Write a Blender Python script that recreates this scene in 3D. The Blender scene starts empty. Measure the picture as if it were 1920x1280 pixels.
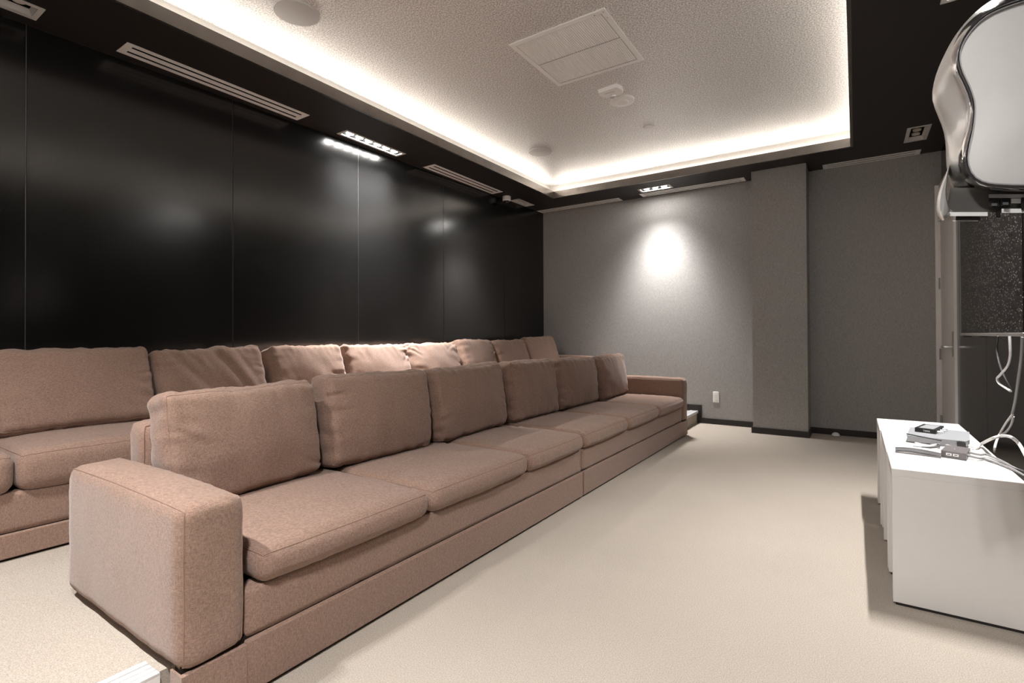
import bpy, math, random
from mathutils import Vector, Matrix, noise

# ------------------------------------------------------------------ camera, world, exposure
SC = bpy.context.scene
COL = SC.collection
H = 1.1
YAW, PITCH, ROLL = math.radians(33.8), math.radians(0.47), math.radians(-0.22)
FPX, CYPX = 962.0, 620.9


def cam_axes():
    f = Vector((-math.sin(YAW), math.cos(YAW), 0))
    r = Vector((math.cos(YAW), math.sin(YAW), 0))
    u = Vector((0, 0, 1))
    f2 = math.cos(PITCH) * f + math.sin(PITCH) * u
    u2 = -math.sin(PITCH) * f + math.cos(PITCH) * u
    r3 = math.cos(ROLL) * r + math.sin(ROLL) * u2
    u3 = -math.sin(ROLL) * r + math.cos(ROLL) * u2
    return r3, u3, f2


CR, CU, CF = cam_axes()
cam_d = bpy.data.cameras.new('camera')
cam_d.sensor_fit = 'HORIZONTAL'
cam_d.sensor_width = 36.0
cam_d.lens = FPX / 1920.0 * 36.0
cam_d.shift_y = -(640.0 - CYPX) / 1920.0
cam_d.clip_start = 0.02
cam = bpy.data.objects.new('camera', cam_d)
COL.objects.link(cam)
cam.matrix_world = Matrix(((CR.x, CU.x, -CF.x, 0), (CR.y, CU.y, -CF.y, 0), (CR.z, CU.z, -CF.z, H), (0, 0, 0, 1)))
SC.camera = cam

world = bpy.data.worlds.new('world')
SC.world = world
world.use_nodes = True
world.node_tree.nodes['Background'].inputs[0].default_value = (0.02, 0.02, 0.02, 1)
world.node_tree.nodes['Background'].inputs[1].default_value = 0.2

SC.view_settings.view_transform = 'Standard'
SC.view_settings.look = 'None'
SC.view_settings.exposure = 0.15
SC.view_settings.gamma = 1.0
SC.view_settings.use_curve_mapping = False

SC.cycles.max_bounces = 8
SC.cycles.caustics_reflective = False
SC.cycles.caustics_refractive = False
LAMP_W = 76.0        # one cell of a lit downlight
COVE_E = 19.0        # emission of the hidden cove strips
BEAM = {0: ((1.2, 96), (2.0, 62)), 3: ((0.62, 96), (1.25, 70)), 5: ((0.95, 104),), 6: ((1.5, 110),), 7: ((1.8, 150),)}   # power and angle of each lit fixture's beams
SPOT_BLEND = 1.0


# ------------------------------------------------------------------ measuring helpers (pixel of the photo -> place)
def ray(px, py):
    return CR * ((px - 960.0) / FPX) - CU * ((py - CYPX) / FPX) + CF


def at(px, py, axis, val):
    d = ray(px, py)
    c = Vector((0, 0, H))
    return c + d * ((val - c[axis]) / d[axis])


# ------------------------------------------------------------------ materials
def new_mat(name):
    m = bpy.data.materials.new(name)
    m.use_nodes = True
    nt = m.node_tree
    return m, nt, nt.nodes['Principled BSDF']


def N(nt, kind, **kw):
    n = nt.nodes.new(kind)
    for k, v in kw.items():
        setattr(n, k, v)
    return n


def plain(name, col, rough=0.5, metal=0.0, spec=0.5, var=0.08, scale=30.0, bump=0.0, coat=0.0):
    m, nt, b = new_mat(name)
    tc = N(nt, 'ShaderNodeTexCoord')
    ns = N(nt, 'ShaderNodeTexNoise')
    ns.inputs['Scale'].default_value = scale
    ns.inputs['Detail'].default_value = 4
    nt.links.new(tc.outputs['Object'], ns.inputs['Vector'])
    mx = N(nt, 'ShaderNodeMix', data_type='RGBA')
    mx.inputs[6].default_value = tuple(c * (1 - var) for c in col) + (1,)
    mx.inputs[7].default_value = tuple(min(1, c * (1 + var)) for c in col) + (1,)
    nt.links.new(ns.outputs['Fac'], mx.inputs[0])
    nt.links.new(mx.outputs[2], b.inputs['Base Color'])
    b.inputs['Roughness'].default_value = rough
    b.inputs['Metallic'].default_value = metal
    b.inputs['Specular IOR Level'].default_value = spec
    b.inputs['Coat Weight'].default_value = coat
    if bump:
        bp = N(nt, 'ShaderNodeBump')
        bp.inputs['Strength'].default_value = bump
        bp.inputs['Distance'].default_value = 0.002
        nt.links.new(ns.outputs['Fac'], bp.inputs['Height'])
        nt.links.new(bp.outputs['Normal'], b.inputs['Normal'])
    return m


def emit_mat(name, col, strength):
    m, nt, b = new_mat(name)
    b.inputs['Base Color'].default_value = col + (1,)
    b.inputs['Emission Color'].default_value = col + (1,)
    b.inputs['Emission Strength'].default_value = strength
    return m


def fabric_mat(name, c1, c2):
    m, nt, b = new_mat(name)
    tc = N(nt, 'ShaderNodeTexCoord')
    lo = N(nt, 'ShaderNodeTexNoise')
    lo.inputs['Scale'].default_value = 3.0
    lo.inputs['Detail'].default_value = 3
    nt.links.new(tc.outputs['Object'], lo.inputs['Vector'])
    mp = N(nt, 'ShaderNodeMapping')
    mp.inputs['Scale'].default_value = (420, 420, 90)
    mp2 = N(nt, 'ShaderNodeMapping')
    mp2.inputs['Scale'].default_value = (90, 90, 420)
    nt.links.new(tc.outputs['Object'], mp.inputs['Vector'])
    nt.links.new(tc.outputs['Object'], mp2.inputs['Vector'])
    n1 = N(nt, 'ShaderNodeTexNoise')
    n2 = N(nt, 'ShaderNodeTexNoise')
    for n, p in ((n1, mp), (n2, mp2)):
        n.inputs['Scale'].default_value = 1.0
        n.inputs['Detail'].default_value = 2
        nt.links.new(p.outputs['Vector'], n.inputs['Vector'])
    av = N(nt, 'ShaderNodeMath', operation='ADD')
    nt.links.new(n1.outputs['Fac'], av.inputs[0])
    nt.links.new(n2.outputs['Fac'], av.inputs[1])
    ramp = N(nt, 'ShaderNodeMapRange')
    ramp.inputs['From Min'].default_value = 0.75
    ramp.inputs['From Max'].default_value = 1.25
    ramp.inputs['To Min'].default_value = 0.72
    ramp.inputs['To Max'].default_value = 1.26
    nt.links.new(av.outputs[0], ramp.inputs['Value'])
    mx = N(nt, 'ShaderNodeMix', data_type='RGBA')
    mx.inputs[6].default_value = c1 + (1,)
    mx.inputs[7].default_value = c2 + (1,)
    nt.links.new(lo.outputs['Fac'], mx.inputs[0])
    mu = N(nt, 'ShaderNodeVectorMath', operation='SCALE')
    nt.links.new(mx.outputs[2], mu.inputs[0])
    nt.links.new(ramp.outputs[0], mu.inputs['Scale'])
    nt.links.new(mu.outputs[0], b.inputs['Base Color'])
    b.inputs['Roughness'].default_value = 0.9
    b.inputs['Specular IOR Level'].default_value = 0.15
    b.inputs['Sheen Weight'].default_value = 0.25
    b.inputs['Sheen Roughness'].default_value = 0.5
    bp = N(nt, 'ShaderNodeBump')
    bp.inputs['Strength'].default_value = 0.35
    bp.inputs['Distance'].default_value = 0.0015
    nt.links.new(av.outputs[0], bp.inputs['Height'])
    nt.links.new(bp.outputs['Normal'], b.inputs['Normal'])
    return m


def carpet_mat():
    m, nt, b = new_mat('carpet')
    tc = N(nt, 'ShaderNodeTexCoord')
    n1 = N(nt, 'ShaderNodeTexNoise')
    n1.inputs['Scale'].default_value = 260
    n1.inputs['Detail'].default_value = 3
    n2 = N(nt, 'ShaderNodeTexNoise')
    n2.inputs['Scale'].default_value = 1.3
    n2.inputs['Detail'].default_value = 4
    for n in (n1, n2):
        nt.links.new(tc.outputs['Object'], n.inputs['Vector'])
    mx = N(nt, 'ShaderNodeMix', data_type='RGBA')
    mx.inputs[6].default_value = (0.335, 0.288, 0.238, 1)
    mx.inputs[7].default_value = (0.54, 0.48, 0.42, 1)
    r = N(nt, 'ShaderNodeMapRange')
    r.inputs['From Min'].default_value = 0.3
    r.inputs['From Max'].default_value = 0.7
    nt.links.new(n1.outputs['Fac'], r.inputs['Value'])
    nt.links.new(r.outputs[0], mx.inputs[0])
    r2 = N(nt, 'ShaderNodeMapRange')
    r2.inputs['To Min'].default_value = 0.9
    r2.inputs['To Max'].default_value = 1.1
    nt.links.new(n2.outputs['Fac'], r2.inputs['Value'])
    mu = N(nt, 'ShaderNodeVectorMath', operation='SCALE')
    nt.links.new(mx.outputs[2], mu.inputs[0])
    nt.links.new(r2.outputs[0], mu.inputs['Scale'])
    nt.links.new(mu.outputs[0], b.inputs['Base Color'])
    b.inputs['Roughness'].default_value = 1.0
    b.inputs['Specular IOR Level'].default_value = 0.05
    bp = N(nt, 'ShaderNodeBump')
    bp.inputs['Strength'].default_value = 0.5
    bp.inputs['Distance'].default_value = 0.003
    nt.links.new(n1.outputs['Fac'], bp.inputs['Height'])
    nt.links.new(bp.outputs['Normal'], b.inputs['Normal'])
    return m


def wallpaper_mat():
    m, nt, b = new_mat('grey_wallpaper')
    tc = N(nt, 'ShaderNodeTexCoord')
    mp = N(nt, 'ShaderNodeMapping')
    mp.inputs['Scale'].default_value = (330, 330, 60)
    nt.links.new(tc.outputs['Object'], mp.inputs['Vector'])
    n1 = N(nt, 'ShaderNodeTexNoise')
    n1.inputs['Scale'].default_value = 1
    n1.inputs['Detail'].default_value = 3
    nt.links.new(mp.outputs['Vector'], n1.inputs['Vector'])
    mp2 = N(nt, 'ShaderNodeMapping')
    mp2.inputs['Scale'].default_value = (80, 80, 420)
    nt.links.new(tc.outputs['Object'], mp2.inputs['Vector'])
    n2 = N(nt, 'ShaderNodeTexNoise')
    n2.inputs['Scale'].default_value = 1
    n2.inputs['Detail'].default_value = 3
    nt.links.new(mp2.outputs['Vector'], n2.inputs['Vector'])
    av = N(nt, 'ShaderNodeMath', operation='ADD')
    nt.links.new(n1.outputs['Fac'], av.inputs[0])
    nt.links.new(n2.outputs['Fac'], av.inputs[1])
    r = N(nt, 'ShaderNodeMapRange')
    r.inputs['From Min'].default_value = 0.7
    r.inputs['From Max'].default_value = 1.3
    nt.links.new(av.outputs[0], r.inputs['Value'])
    mx = N(nt, 'ShaderNodeMix', data_type='RGBA')
    mx.inputs[6].default_value = (0.27, 0.26, 0.25, 1)
    mx.inputs[7].default_value = (0.47, 0.455, 0.44, 1)
    nt.links.new(r.outputs[0], mx.inputs[0])
    nt.links.new(mx.outputs[2], b.inputs['Base Color'])
    b.inputs['Roughness'].default_value = 0.75
    b.inputs['Specular IOR Level'].default_value = 0.3
    bp = N(nt, 'ShaderNodeBump')
    bp.inputs['Strength'].default_value = 0.2
    bp.inputs['Distance'].default_value = 0.002
    nt.links.new(av.outputs[0], bp.inputs['Height'])
    nt.links.new(bp.outputs['Normal'], b.inputs['Normal'])
    return m


def black_panel_mat():
    m, nt, b = new_mat('black_lacquer')
    tc = N(nt, 'ShaderNodeTexCoord')
    n1 = N(nt, 'ShaderNodeTexNoise')
    n1.inputs['Scale'].default_value = 1.1
    n1.inputs['Detail'].default_value = 5
    nt.links.new(tc.outputs['Object'], n1.inputs['Vector'])
    r = N(nt, 'ShaderNodeMapRange')
    r.inputs['From Min'].default_value = 0.3
    r.inputs['From Max'].default_value = 0.75
    r.inputs['To Min'].default_value = 0.16
    r.inputs['To Max'].default_value = 0.24
    nt.links.new(n1.outputs['Fac'], r.inputs['Value'])
    nt.links.new(r.outputs[0], b.inputs['Roughness'])
    b.inputs['Base Color'].default_value = (0.008, 0.008, 0.008, 1)
    b.inputs['Specular IOR Level'].default_value = 0.75
    return m


def ceiling_mat():
    m, nt, b = new_mat('glittered_grey_ceiling')
    tc = N(nt, 'ShaderNodeTexCoord')
    v = N(nt, 'ShaderNodeTexVoronoi')
    v.inputs['Scale'].default_value = 110
    n = N(nt, 'ShaderNodeTexNoise')
    n.inputs['Scale'].default_value = 105
    n.inputs['Detail'].default_value = 3
    nt.links.new(tc.outputs['Object'], v.inputs['Vector'])
    nt.links.new(tc.outputs['Object'], n.inputs['Vector'])
    mx = N(nt, 'ShaderNodeMix', data_type='RGBA')
    mx.inputs[6].default_value = (0.50, 0.48, 0.465, 1)
    mx.inputs[7].default_value = (0.97, 0.945, 0.925, 1)
    r = N(nt, 'ShaderNodeMapRange')
    r.inputs['From Min'].default_value = 0.38
    r.inputs['From Max'].default_value = 0.62
    nt.links.new(n.outputs['Fac'], r.inputs['Value'])
    nt.links.new(r.outputs[0], mx.inputs[0])
    nt.links.new(mx.outputs[2], b.inputs['Base Color'])
    sep = N(nt, 'ShaderNodeSeparateColor')
    nt.links.new(v.outputs['Color'], sep.inputs[0])
    r2 = N(nt, 'ShaderNodeMapRange')
    r2.inputs['To Min'].default_value = 0.38
    r2.inputs['To Max'].default_value = 0.6
    nt.links.new(sep.outputs[0], r2.inputs['Value'])
    nt.links.new(r2.outputs[0], b.inputs['Roughness'])
    b.inputs['Metallic'].default_value = 0.4
    ad = N(nt, 'ShaderNodeMath', operation='ADD')
    nt.links.new(n.outputs['Fac'], ad.inputs[0])
    nt.links.new(v.outputs['Distance'], ad.inputs[1])
    bp = N(nt, 'ShaderNodeBump')
    bp.inputs['Strength'].default_value = 0.45
    bp.inputs['Distance'].default_value = 0.003
    nt.links.new(ad.outputs[0], bp.inputs['Height'])
    nt.links.new(bp.outputs['Normal'], b.inputs['Normal'])
    return m


def screen_mat():
    m, nt, b = new_mat('dusty_black_screen')
    tc = N(nt, 'ShaderNodeTexCoord')
    v = N(nt, 'ShaderNodeTexVoronoi')
    v.inputs['Scale'].default_value = 62
    nt.links.new(tc.outputs['Object'], v.inputs['Vector'])
    sep = N(nt, 'ShaderNodeSeparateColor')
    nt.links.new(v.outputs['Color'], sep.inputs[0])
    thr = N(nt, 'ShaderNodeMath', operation='MULTIPLY')
    thr.inputs[1].default_value = 0.31
    pw = N(nt, 'ShaderNodeMath', operation='POWER')
    pw.inputs[1].default_value = 3.0
    nt.links.new(sep.outputs[0], pw.inputs[0])
    nt.links.new(pw.outputs[0], thr.inputs[0])
    lt = N(nt, 'ShaderNodeMath', operation='LESS_THAN')
    nt.links.new(v.outputs['Distance'], lt.inputs[0])
    nt.links.new(thr.outputs[0], lt.inputs[1])
    mx = N(nt, 'ShaderNodeMix', data_type='RGBA')
    mx.inputs[6].default_value = (0.010, 0.0075, 0.007, 1)
    mx.inputs[7].default_value = (0.95, 0.92, 0.88, 1)
    nt.links.new(lt.outputs[0], mx.inputs[0])
    nt.links.new(mx.outputs[2], b.inputs['Base Color'])
    b.inputs['Roughness'].default_value = 0.32
    return m


M = {
    'fabric': fabric_mat('brown_pink_weave', (0.262, 0.168, 0.122), (0.300, 0.195, 0.155)),
    'piping': plain('sofa_piping', (0.29, 0.19, 0.15), 0.9, spec=0.1),
    'gap': plain('dark_gap_shade', (0.02, 0.014, 0.011), 0.9, spec=0.1),  # shade of the sofa gaps put into a near-black colour
    'carpet': carpet_mat(),
    'wallpaper': wallpaper_mat(),
    'black': black_panel_mat(),
    'seam': plain('seam_strip', (0.25, 0.25, 0.25), 0.4, 0.6),
    'ceiling': ceiling_mat(),
    'soffit': plain('dark_brown_soffit', (0.022, 0.018, 0.016), 0.5, spec=0.4),
    'bronze': plain('dark_bronze_trim', (0.27, 0.25, 0.23), 0.25, 0.9, var=0.25, scale=6),
    'cove': plain('cove_white', (0.72, 0.69, 0.66), 0.6),
    'skirting': plain('dark_skirting', (0.018, 0.014, 0.012), 0.45),
    'white': plain('white_paint', (0.82, 0.80, 0.78), 0.45, var=0.03),
    'diffuser': plain('diffuser_white', (0.94, 0.925, 0.915), 0.5, var=0.03),
    'slot': plain('slot_black', (0.004, 0.004, 0.004), 0.8, spec=0.1),
    'frame': plain('fixture_frame', (0.70, 0.685, 0.665), 0.5, var=0.05),
    'grille': plain('grille_white', (0.93, 0.92, 0.91), 0.5, var=0.02),
    'table': plain('white_laminate', (0.80, 0.775, 0.75), 0.35, var=0.02),
    'alu': plain('aluminium', (0.75, 0.75, 0.75), 0.3, 0.9, var=0.1),
    'nosing': plain('nosing_metal', (0.74, 0.74, 0.75), 0.4, 0.35, var=0.06),
    'steel': plain('hinge_steel', (0.42, 0.41, 0.40), 0.35, 0.8),
    'door': plain('door_white', (0.88, 0.86, 0.84), 0.4, var=0.03),
    'lamp_off': plain('lamp_glass_off', (0.85, 0.78, 0.66), 0.15, 0.3),
    'lamp_on': emit_mat('lamp_glass_lit', (1.0, 0.97, 0.93), 120.0),
    'cove_led': emit_mat('cove_led', (1.0, 0.93, 0.84), COVE_E),
    'screen': screen_mat(),
    'tv': plain('tv_black', (0.012, 0.012, 0.012), 0.4),
    'tv_rim': plain('tv_silver_rim', (0.55, 0.52, 0.5), 0.35, 0.7, var=0.5, scale=160),
    'silver': plain('silver_plastic', (0.74, 0.715, 0.69), 0.3, 0.45, var=0.03),
    'speaker': plain('speaker_cloth_grey', (0.60, 0.585, 0.57), 0.7, spec=0.1, var=0.04),
    'tooth': plain('grille_tooth_grey', (0.40, 0.40, 0.40), 0.7, spec=0.1),
    'tray': plain('tray_grey', (0.20, 0.19, 0.18), 0.3, 0.5, var=0.05),
    'chrome': plain('chrome_bezel', (0.56, 0.55, 0.56), 0.12, 0.95, var=0.03),
    'pwhite': plain('projector_white', (0.86, 0.84, 0.82), 0.55, var=0.03),
    'grey': plain('device_grey', (0.33, 0.335, 0.35), 0.45),
    'dgrey': plain('hub_grey', (0.16, 0.145, 0.145), 0.4),
    'devblack': plain('device_black', (0.02, 0.018, 0.018), 0.4),
    'cable_w': plain('white_cable', (0.74, 0.72, 0.70), 0.45, var=0.03),
    'cable_g': plain('grey_cable', (0.30, 0.29, 0.29), 0.5),
    'cable_d': plain('dark_cable', (0.03, 0.03, 0.03), 0.5),
    'glass': plain('smoked_dome', (0.02, 0.02, 0.02), 0.08, spec=0.6),
}

# ------------------------------------------------------------------ mesh helpers
ORIG = {}


class MB:
    def __init__(self):
        self.v, self.f = [], []

    def add(self, verts, faces):
        o = len(self.v)
        self.v += [Vector(p) for p in verts]
        self.f += [tuple(i + o for i in q) for q in faces]
        return self

    def box(self, x0, x1, y0, y1, z0, z1, bev=0.0, xf=None):
        if bev <= 0:
            vs = [(x, y, z) for z in (z0, z1) for y in (y0, y1) for x in (x0, x1)]
            fs = [(0, 2, 3, 1), (4, 5, 7, 6), (0, 1, 5, 4), (2, 6, 7, 3), (0, 4, 6, 2), (1, 3, 7, 5)]
        else:
            b = min(bev, 0.49 * min(x1 - x0, y1 - y0, z1 - z0))
            vs, idx = [], {}
            cs = ((x0, x1), (y0, y1), (z0, z1))
            for sx in (0, 1):
                for sy in (0, 1):
                    for sz in (0, 1):
                        s = (sx, sy, sz)
                        for a in range(3):
                            p = []
                            for k in range(3):
                                q = cs[k][s[k]]
                                if k != a:
                                    q += b if s[k] == 0 else -b
                                p.append(q)
                            idx[(s, a)] = len(vs)
                            vs.append(tuple(p))
            fs = []
            for a in range(3):
                k1, k2 = (a + 1) % 3, (a + 2) % 3
                for s in (0, 1):
                    q = []
                    for (i, j) in ((0, 0), (1, 0), (1, 1), (0, 1)):
                        t = [0, 0, 0]
                        t[a], t[k1], t[k2] = s, i, j
                        q.append(idx[(tuple(t), a)])
                    fs.append(tuple(q if s else q[::-1]))
            for a in range(3):
                k1, k2 = (a + 1) % 3, (a + 2) % 3
                for i in (0, 1):
                    for j in (0, 1):
                        t0, t1 = [0, 0, 0], [0, 0, 0]
                        t0[k1] = t1[k1] = i
                        t0[k2] = t1[k2] = j
                        t1[a] = 1
                        t0, t1 = tuple(t0), tuple(t1)
                        q = [idx[(t0, k1)], idx[(t1, k1)], idx[(t1, k2)], idx[(t0, k2)]]
                        fs.append(tuple(q[::-1] if i == j else q))
            for sx in (0, 1):
                for sy in (0, 1):
                    for sz in (0, 1):
                        s = (sx, sy, sz)
                        q = [idx[(s, 0)], idx[(s, 1)], idx[(s, 2)]]
                        fs.append(tuple(q if (sx + sy + sz) % 2 else q[::-1]))
        if xf:
            vs = [xf(Vector(p)) for p in vs]
        return self.add(vs, fs)

    def tube(self, pts, r, n=8, closed=False):
        pts = [Vector(p) for p in pts]
        m = len(pts)
        rings = []
        up = Vector((0, 0, 1))
        prev = None
        for i, p in enumerate(pts):
            a = pts[i - 1] if (i > 0 or closed) else p
            c = pts[(i + 1) % m] if (i < m - 1 or closed) else p
            t = (c - a)
            t = t.normalized() if t.length > 1e-9 else Vector((1, 0, 0))
            if prev is None:
                s = t.cross(up)
                if s.length < 1e-3:
                    s = t.cross(Vector((1, 0, 0)))
            else:
                s = prev - t * prev.dot(t)
            s.normalize()
            prev = s
            w = t.cross(s)
            rings.append([p + (s * math.cos(2 * math.pi * k / n) + w * math.sin(2 * math.pi * k / n)) * r for k in range(n)])
        vs = [p for rg in rings for p in rg]
        fs = []
        for i in range(m if closed else m - 1):
            j = (i + 1) % m
            for k in range(n):
                l = (k + 1) % n
                fs.append((i * n + k, i * n + l, j * n + l, j * n + k))
        if not closed:
            fs.append(tuple(range(n))[::-1])
            fs.append(tuple((m - 1) * n + k for k in range(n)))
        return self.add(vs, fs)

    def lathe(self, c, prof, n=32, axis=2, flip=1):
        # prof: list of (r, h) from one end to the other; closed with caps
        vs, fs = [], []
        for r, h in prof:
            for k in range(n):
                a = 2 * math.pi * k / n
                p = [0, 0, 0]
                p[(axis + 1) % 3] = r * math.cos(a)
                p[(axis + 2) % 3] = r * math.sin(a)
                p[axis] = h * flip
                vs.append(Vector(p) + Vector(c))
        m = len(prof)
        for i in range(m - 1):
            for k in range(n):
                l = (k + 1) % n
                q = (i * n + k, i * n + l, (i + 1) * n + l, (i + 1) * n + k)
                fs.append(q if flip > 0 else q[::-1])
        fs.append(tuple(range(n))[::-1] if flip > 0 else tuple(range(n)))
        e = tuple((m - 1) * n + k for k in range(n))
        fs.append(e if flip > 0 else e[::-1])
        return self.add(vs, fs)

    def build(self, name, mat, parent=None, smooth=False, sharp=35):
        lo = Vector((min(p.x for p in self.v), min(p.y for p in self.v), min(p.z for p in self.v)))
        hi = Vector((max(p.x for p in self.v), max(p.y for p in self.v), max(p.z for p in self.v)))
        org = Vector(((lo.x + hi.x) / 2, (lo.y + hi.y) / 2, lo.z))
        me = bpy.data.meshes.new(name)
        me.from_pydata([tuple(p - org) for p in self.v], [], self.f)
        me.materials.append(M[mat])
        me.update()
        if smooth:
            me.shade_smooth()
            me.set_sharp_from_angle(angle=math.radians(sharp))
        o = bpy.data.objects.new(name, me)
        COL.objects.link(o)
        ORIG[o.name] = org
        if parent is not None:
            o.parent = parent
            o.location = org - ORIG[parent.name]
        else:
            o.location = org
        return o


def tag(o, label=None, cat=None, group=None, kind=None):
    if label:
        o['label'] = label
    if cat:
        o['category'] = cat
    if group:
        o['group'] = group
    if kind:
        o['kind'] = kind
    return o


def thing(name, loc, label, cat, group=None):
    o = bpy.data.objects.new(name, None)
    o.empty_display_size = 0.1
    COL.objects.link(o)
    o.location = loc
    ORIG[o.name] = Vector(loc)
    return tag(o, label, cat, group)


def bx(name, mat, dims, parent=None, bev=0.0):
    return MB().box(*dims, bev=bev).build(name, mat, parent)


def structure(o):
    o['kind'] = 'structure'
    return o


def slab_holes(x0, x1, y0, y1, z0, z1, holes):
    mb = MB()
    xs = sorted({x0, x1} | {v for h in holes for v in h[:2] if x0 < v < x1})
    ys = sorted({y0, y1} | {v for h in holes for v in h[2:] if y0 < v < y1})
    for i in range(len(xs) - 1):
        for j in range(len(ys) - 1):
            cx, cy = (xs[i] + xs[i + 1]) / 2, (ys[j] + ys[j + 1]) / 2
            if any(h[0] < cx < h[1] and h[2] < cy < h[3] for h in holes):
                continue
            mb.box(xs[i], xs[i + 1], ys[j], ys[j + 1], z0, z1)
    return mb


def smooth_path(pts, k=8):
    pts = [Vector(p) for p in pts]
    out = []
    n = len(pts)
    for i in range(n - 1):
        p0, p1, p2, p3 = pts[max(i - 1, 0)], pts[i], pts[i + 1], pts[min(i + 2, n - 1)]
        for j in range(k):
            t = j / k
            out.append(0.5 * ((2 * p1) + (p2 - p0) * t + (2 * p0 - 5 * p1 + 4 * p2 - p3) * t * t + (3 * p1 - p0 - 3 * p2 + p3) * t ** 3))
    out.append(pts[-1])
    return out


# ------------------------------------------------------------------ the room
ZS, ZF, ZC = 2.93, 3.015, 3.135           # soffit, top of the bronze trim, ceiling
XF0, XF1 = -3.325, -0.028                 # recess in the ceiling, left and right
YF0, YF1 = 0.66, 5.985
XR = 0.725                                # right wall
YE, YN = 6.64, -0.45                      # far and near walls
TR = 0.14                                 # cove depth
ZP, ZP2 = 0.147, 0.25                     # platforms


def xl(y):                                # the left wall is a little out of square
    return -4.012 + 0.0248 * (y - 1.0)


structure(bx('floor', 'carpet', (-4.3, 0.95, -0.6, 6.9, -0.1, 0.0)))
plat = structure(MB().box(-4.2, -1.655, YN, YE, 0.0, ZP).build('floor_step', 'carpet'))
structure(MB().box(-4.2, -3.08, YN, YE, ZP, ZP2).build('floor_step_upper', 'carpet'))

# ceiling recess
structure(bx('ceiling', 'ceiling', (XF0 - TR - 0.03, XF1 + TR + 0.03, YF0 - TR - 0.03, YF1 + TR + 0.03, ZC, ZC + 0.08)))

VW = 0.155
VENTS = [  # x0,x1,y0,y1, long axis, label
    (-3.905, -3.745, 1.316, 2.58, 1, 'white two-slot linear air vent over the black wall, left of the lit lamp row'),
    (-3.876, -3.72, 4.082, 5.345, 1, 'white two-slot linear air vent over the black wall, between lit lamps and dome camera'),
    (-3.885, -2.617, 6.47, 6.61, 0, 'white linear air vent over the grey wall, next to the black wall corner'),
    (-2.315, -1.073, 6.455, 6.60, 0, 'white linear air vent over the grey wall, right behind the small lit downlight'),
    (-0.277, 0.549, 6.475, 6.63, 0, 'white linear air vent over the grey wall, right of the pillar'),
]
LAMPS = [  # x0,x1,y0,y1, long axis, cells, lit, label
    (-3.872, -3.742, 2.965, 3.675, 1, 6, True, 'lit row of six downlights over the black wall'),
    (-3.872, -3.735, 5.755, 6.145, 1, 3, False, 'unlit downlight with white frame beside the dome camera'),
    (-3.912, -3.749, 0.53, 0.918, 1, 3, False, 'unlit downlight in the upper left corner of the picture'),
    (-2.262, -1.868, 6.235, 6.39, 0, 3, True, 'small lit downlight over the grey wall'),
    (0.403, 0.562, 5.748, 6.158, 1, 3, False, 'unlit framed downlight in the dark soffit beside the projector'),
    (0.41, 0.56, 2.965, 3.675, 1, 6, True, 'lit row of downlights above the white tables, at the top edge'),
    (-2.262, -1.868, -0.28, -0.125, 0, 3, True, 'added lit downlight near the left end of the near wall, outside the picture'),  # unseen lamp, added to brighten the near armrest
    (-0.50, -0.11, -0.28, -0.125, 0, 3, True, 'added lit downlight near the right end of the near wall, outside the picture'),  # unseen lamp, added to brighten the projector face
]
holes = [v[:4] for v in VENTS] + [l[:4] for l in LAMPS]
sof = MB()
for (a, b, c, d) in ((-4.25, XF0 - 0.022, -0.55, 6.85), (XF1 + 0.022, 0.95, -0.55, 6.85), (XF0 - 0.022, XF1 + 0.022, YF1 + 0.022, 6.85), (XF0 - 0.022, XF1 + 0.022, -0.55, YF0 - 0.022)):
    s = slab_holes(a, b, c, d, ZS, ZS + 0.02, holes)
    sof.add(s.v, s.f)
structure(sof.build('ceiling_soffit', 'soffit'))
# bronze trim round the recess, hidden trough and its back wall
structure(bx('trim_1', 'bronze', (XF0 - 0.022, XF0, YF0, YF1, ZS - 0.001, ZF)))
structure(bx('trim_2', 'bronze', (XF1, XF1 + 0.022, YF0, YF1, ZS - 0.001, ZF)))
structure(bx('trim_3', 'bronze', (XF0 - 0.022, XF1 + 0.022, YF1, YF1 + 0.022, ZS - 0.001, ZF)))
structure(bx('trim_4', 'bronze', (XF0 - 0.022, XF1 + 0.022, YF0 - 0.022, YF0, ZS - 0.001, ZF)))
a, b, c, d = XF0 - TR, XF1 + TR, YF0 - TR, YF1 + TR
cove = structure(MB().box(a - 0.02, a, c, d, ZS + 0.02, ZC).box(b, b + 0.02, c, d, ZS + 0.02, ZC).box(a - 0.02, b + 0.02, d, d + 0.02, ZS + 0.02, ZC)
          .box(a - 0.02, b + 0.02, c - 0.02, c, ZS + 0.02, ZC).build('ceiling_cove_wall', 'cove'))
LZ0, LZ1 = ZF - 0.022, ZF + 0.014
for dims in ((XF0 - 0.128, XF0 - 0.116, YF0, YF1, LZ0, LZ1), (XF1 + 0.116, XF1 + 0.128, YF0, YF1, LZ0, LZ1),
             (XF0, XF1, YF1 + 0.116, YF1 + 0.128, LZ0, LZ1), (XF0, XF1, YF0 - 0.128, YF0 - 0.116, LZ0, LZ1)):
    bx('light_strip', 'cove_led', dims, cove)

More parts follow.
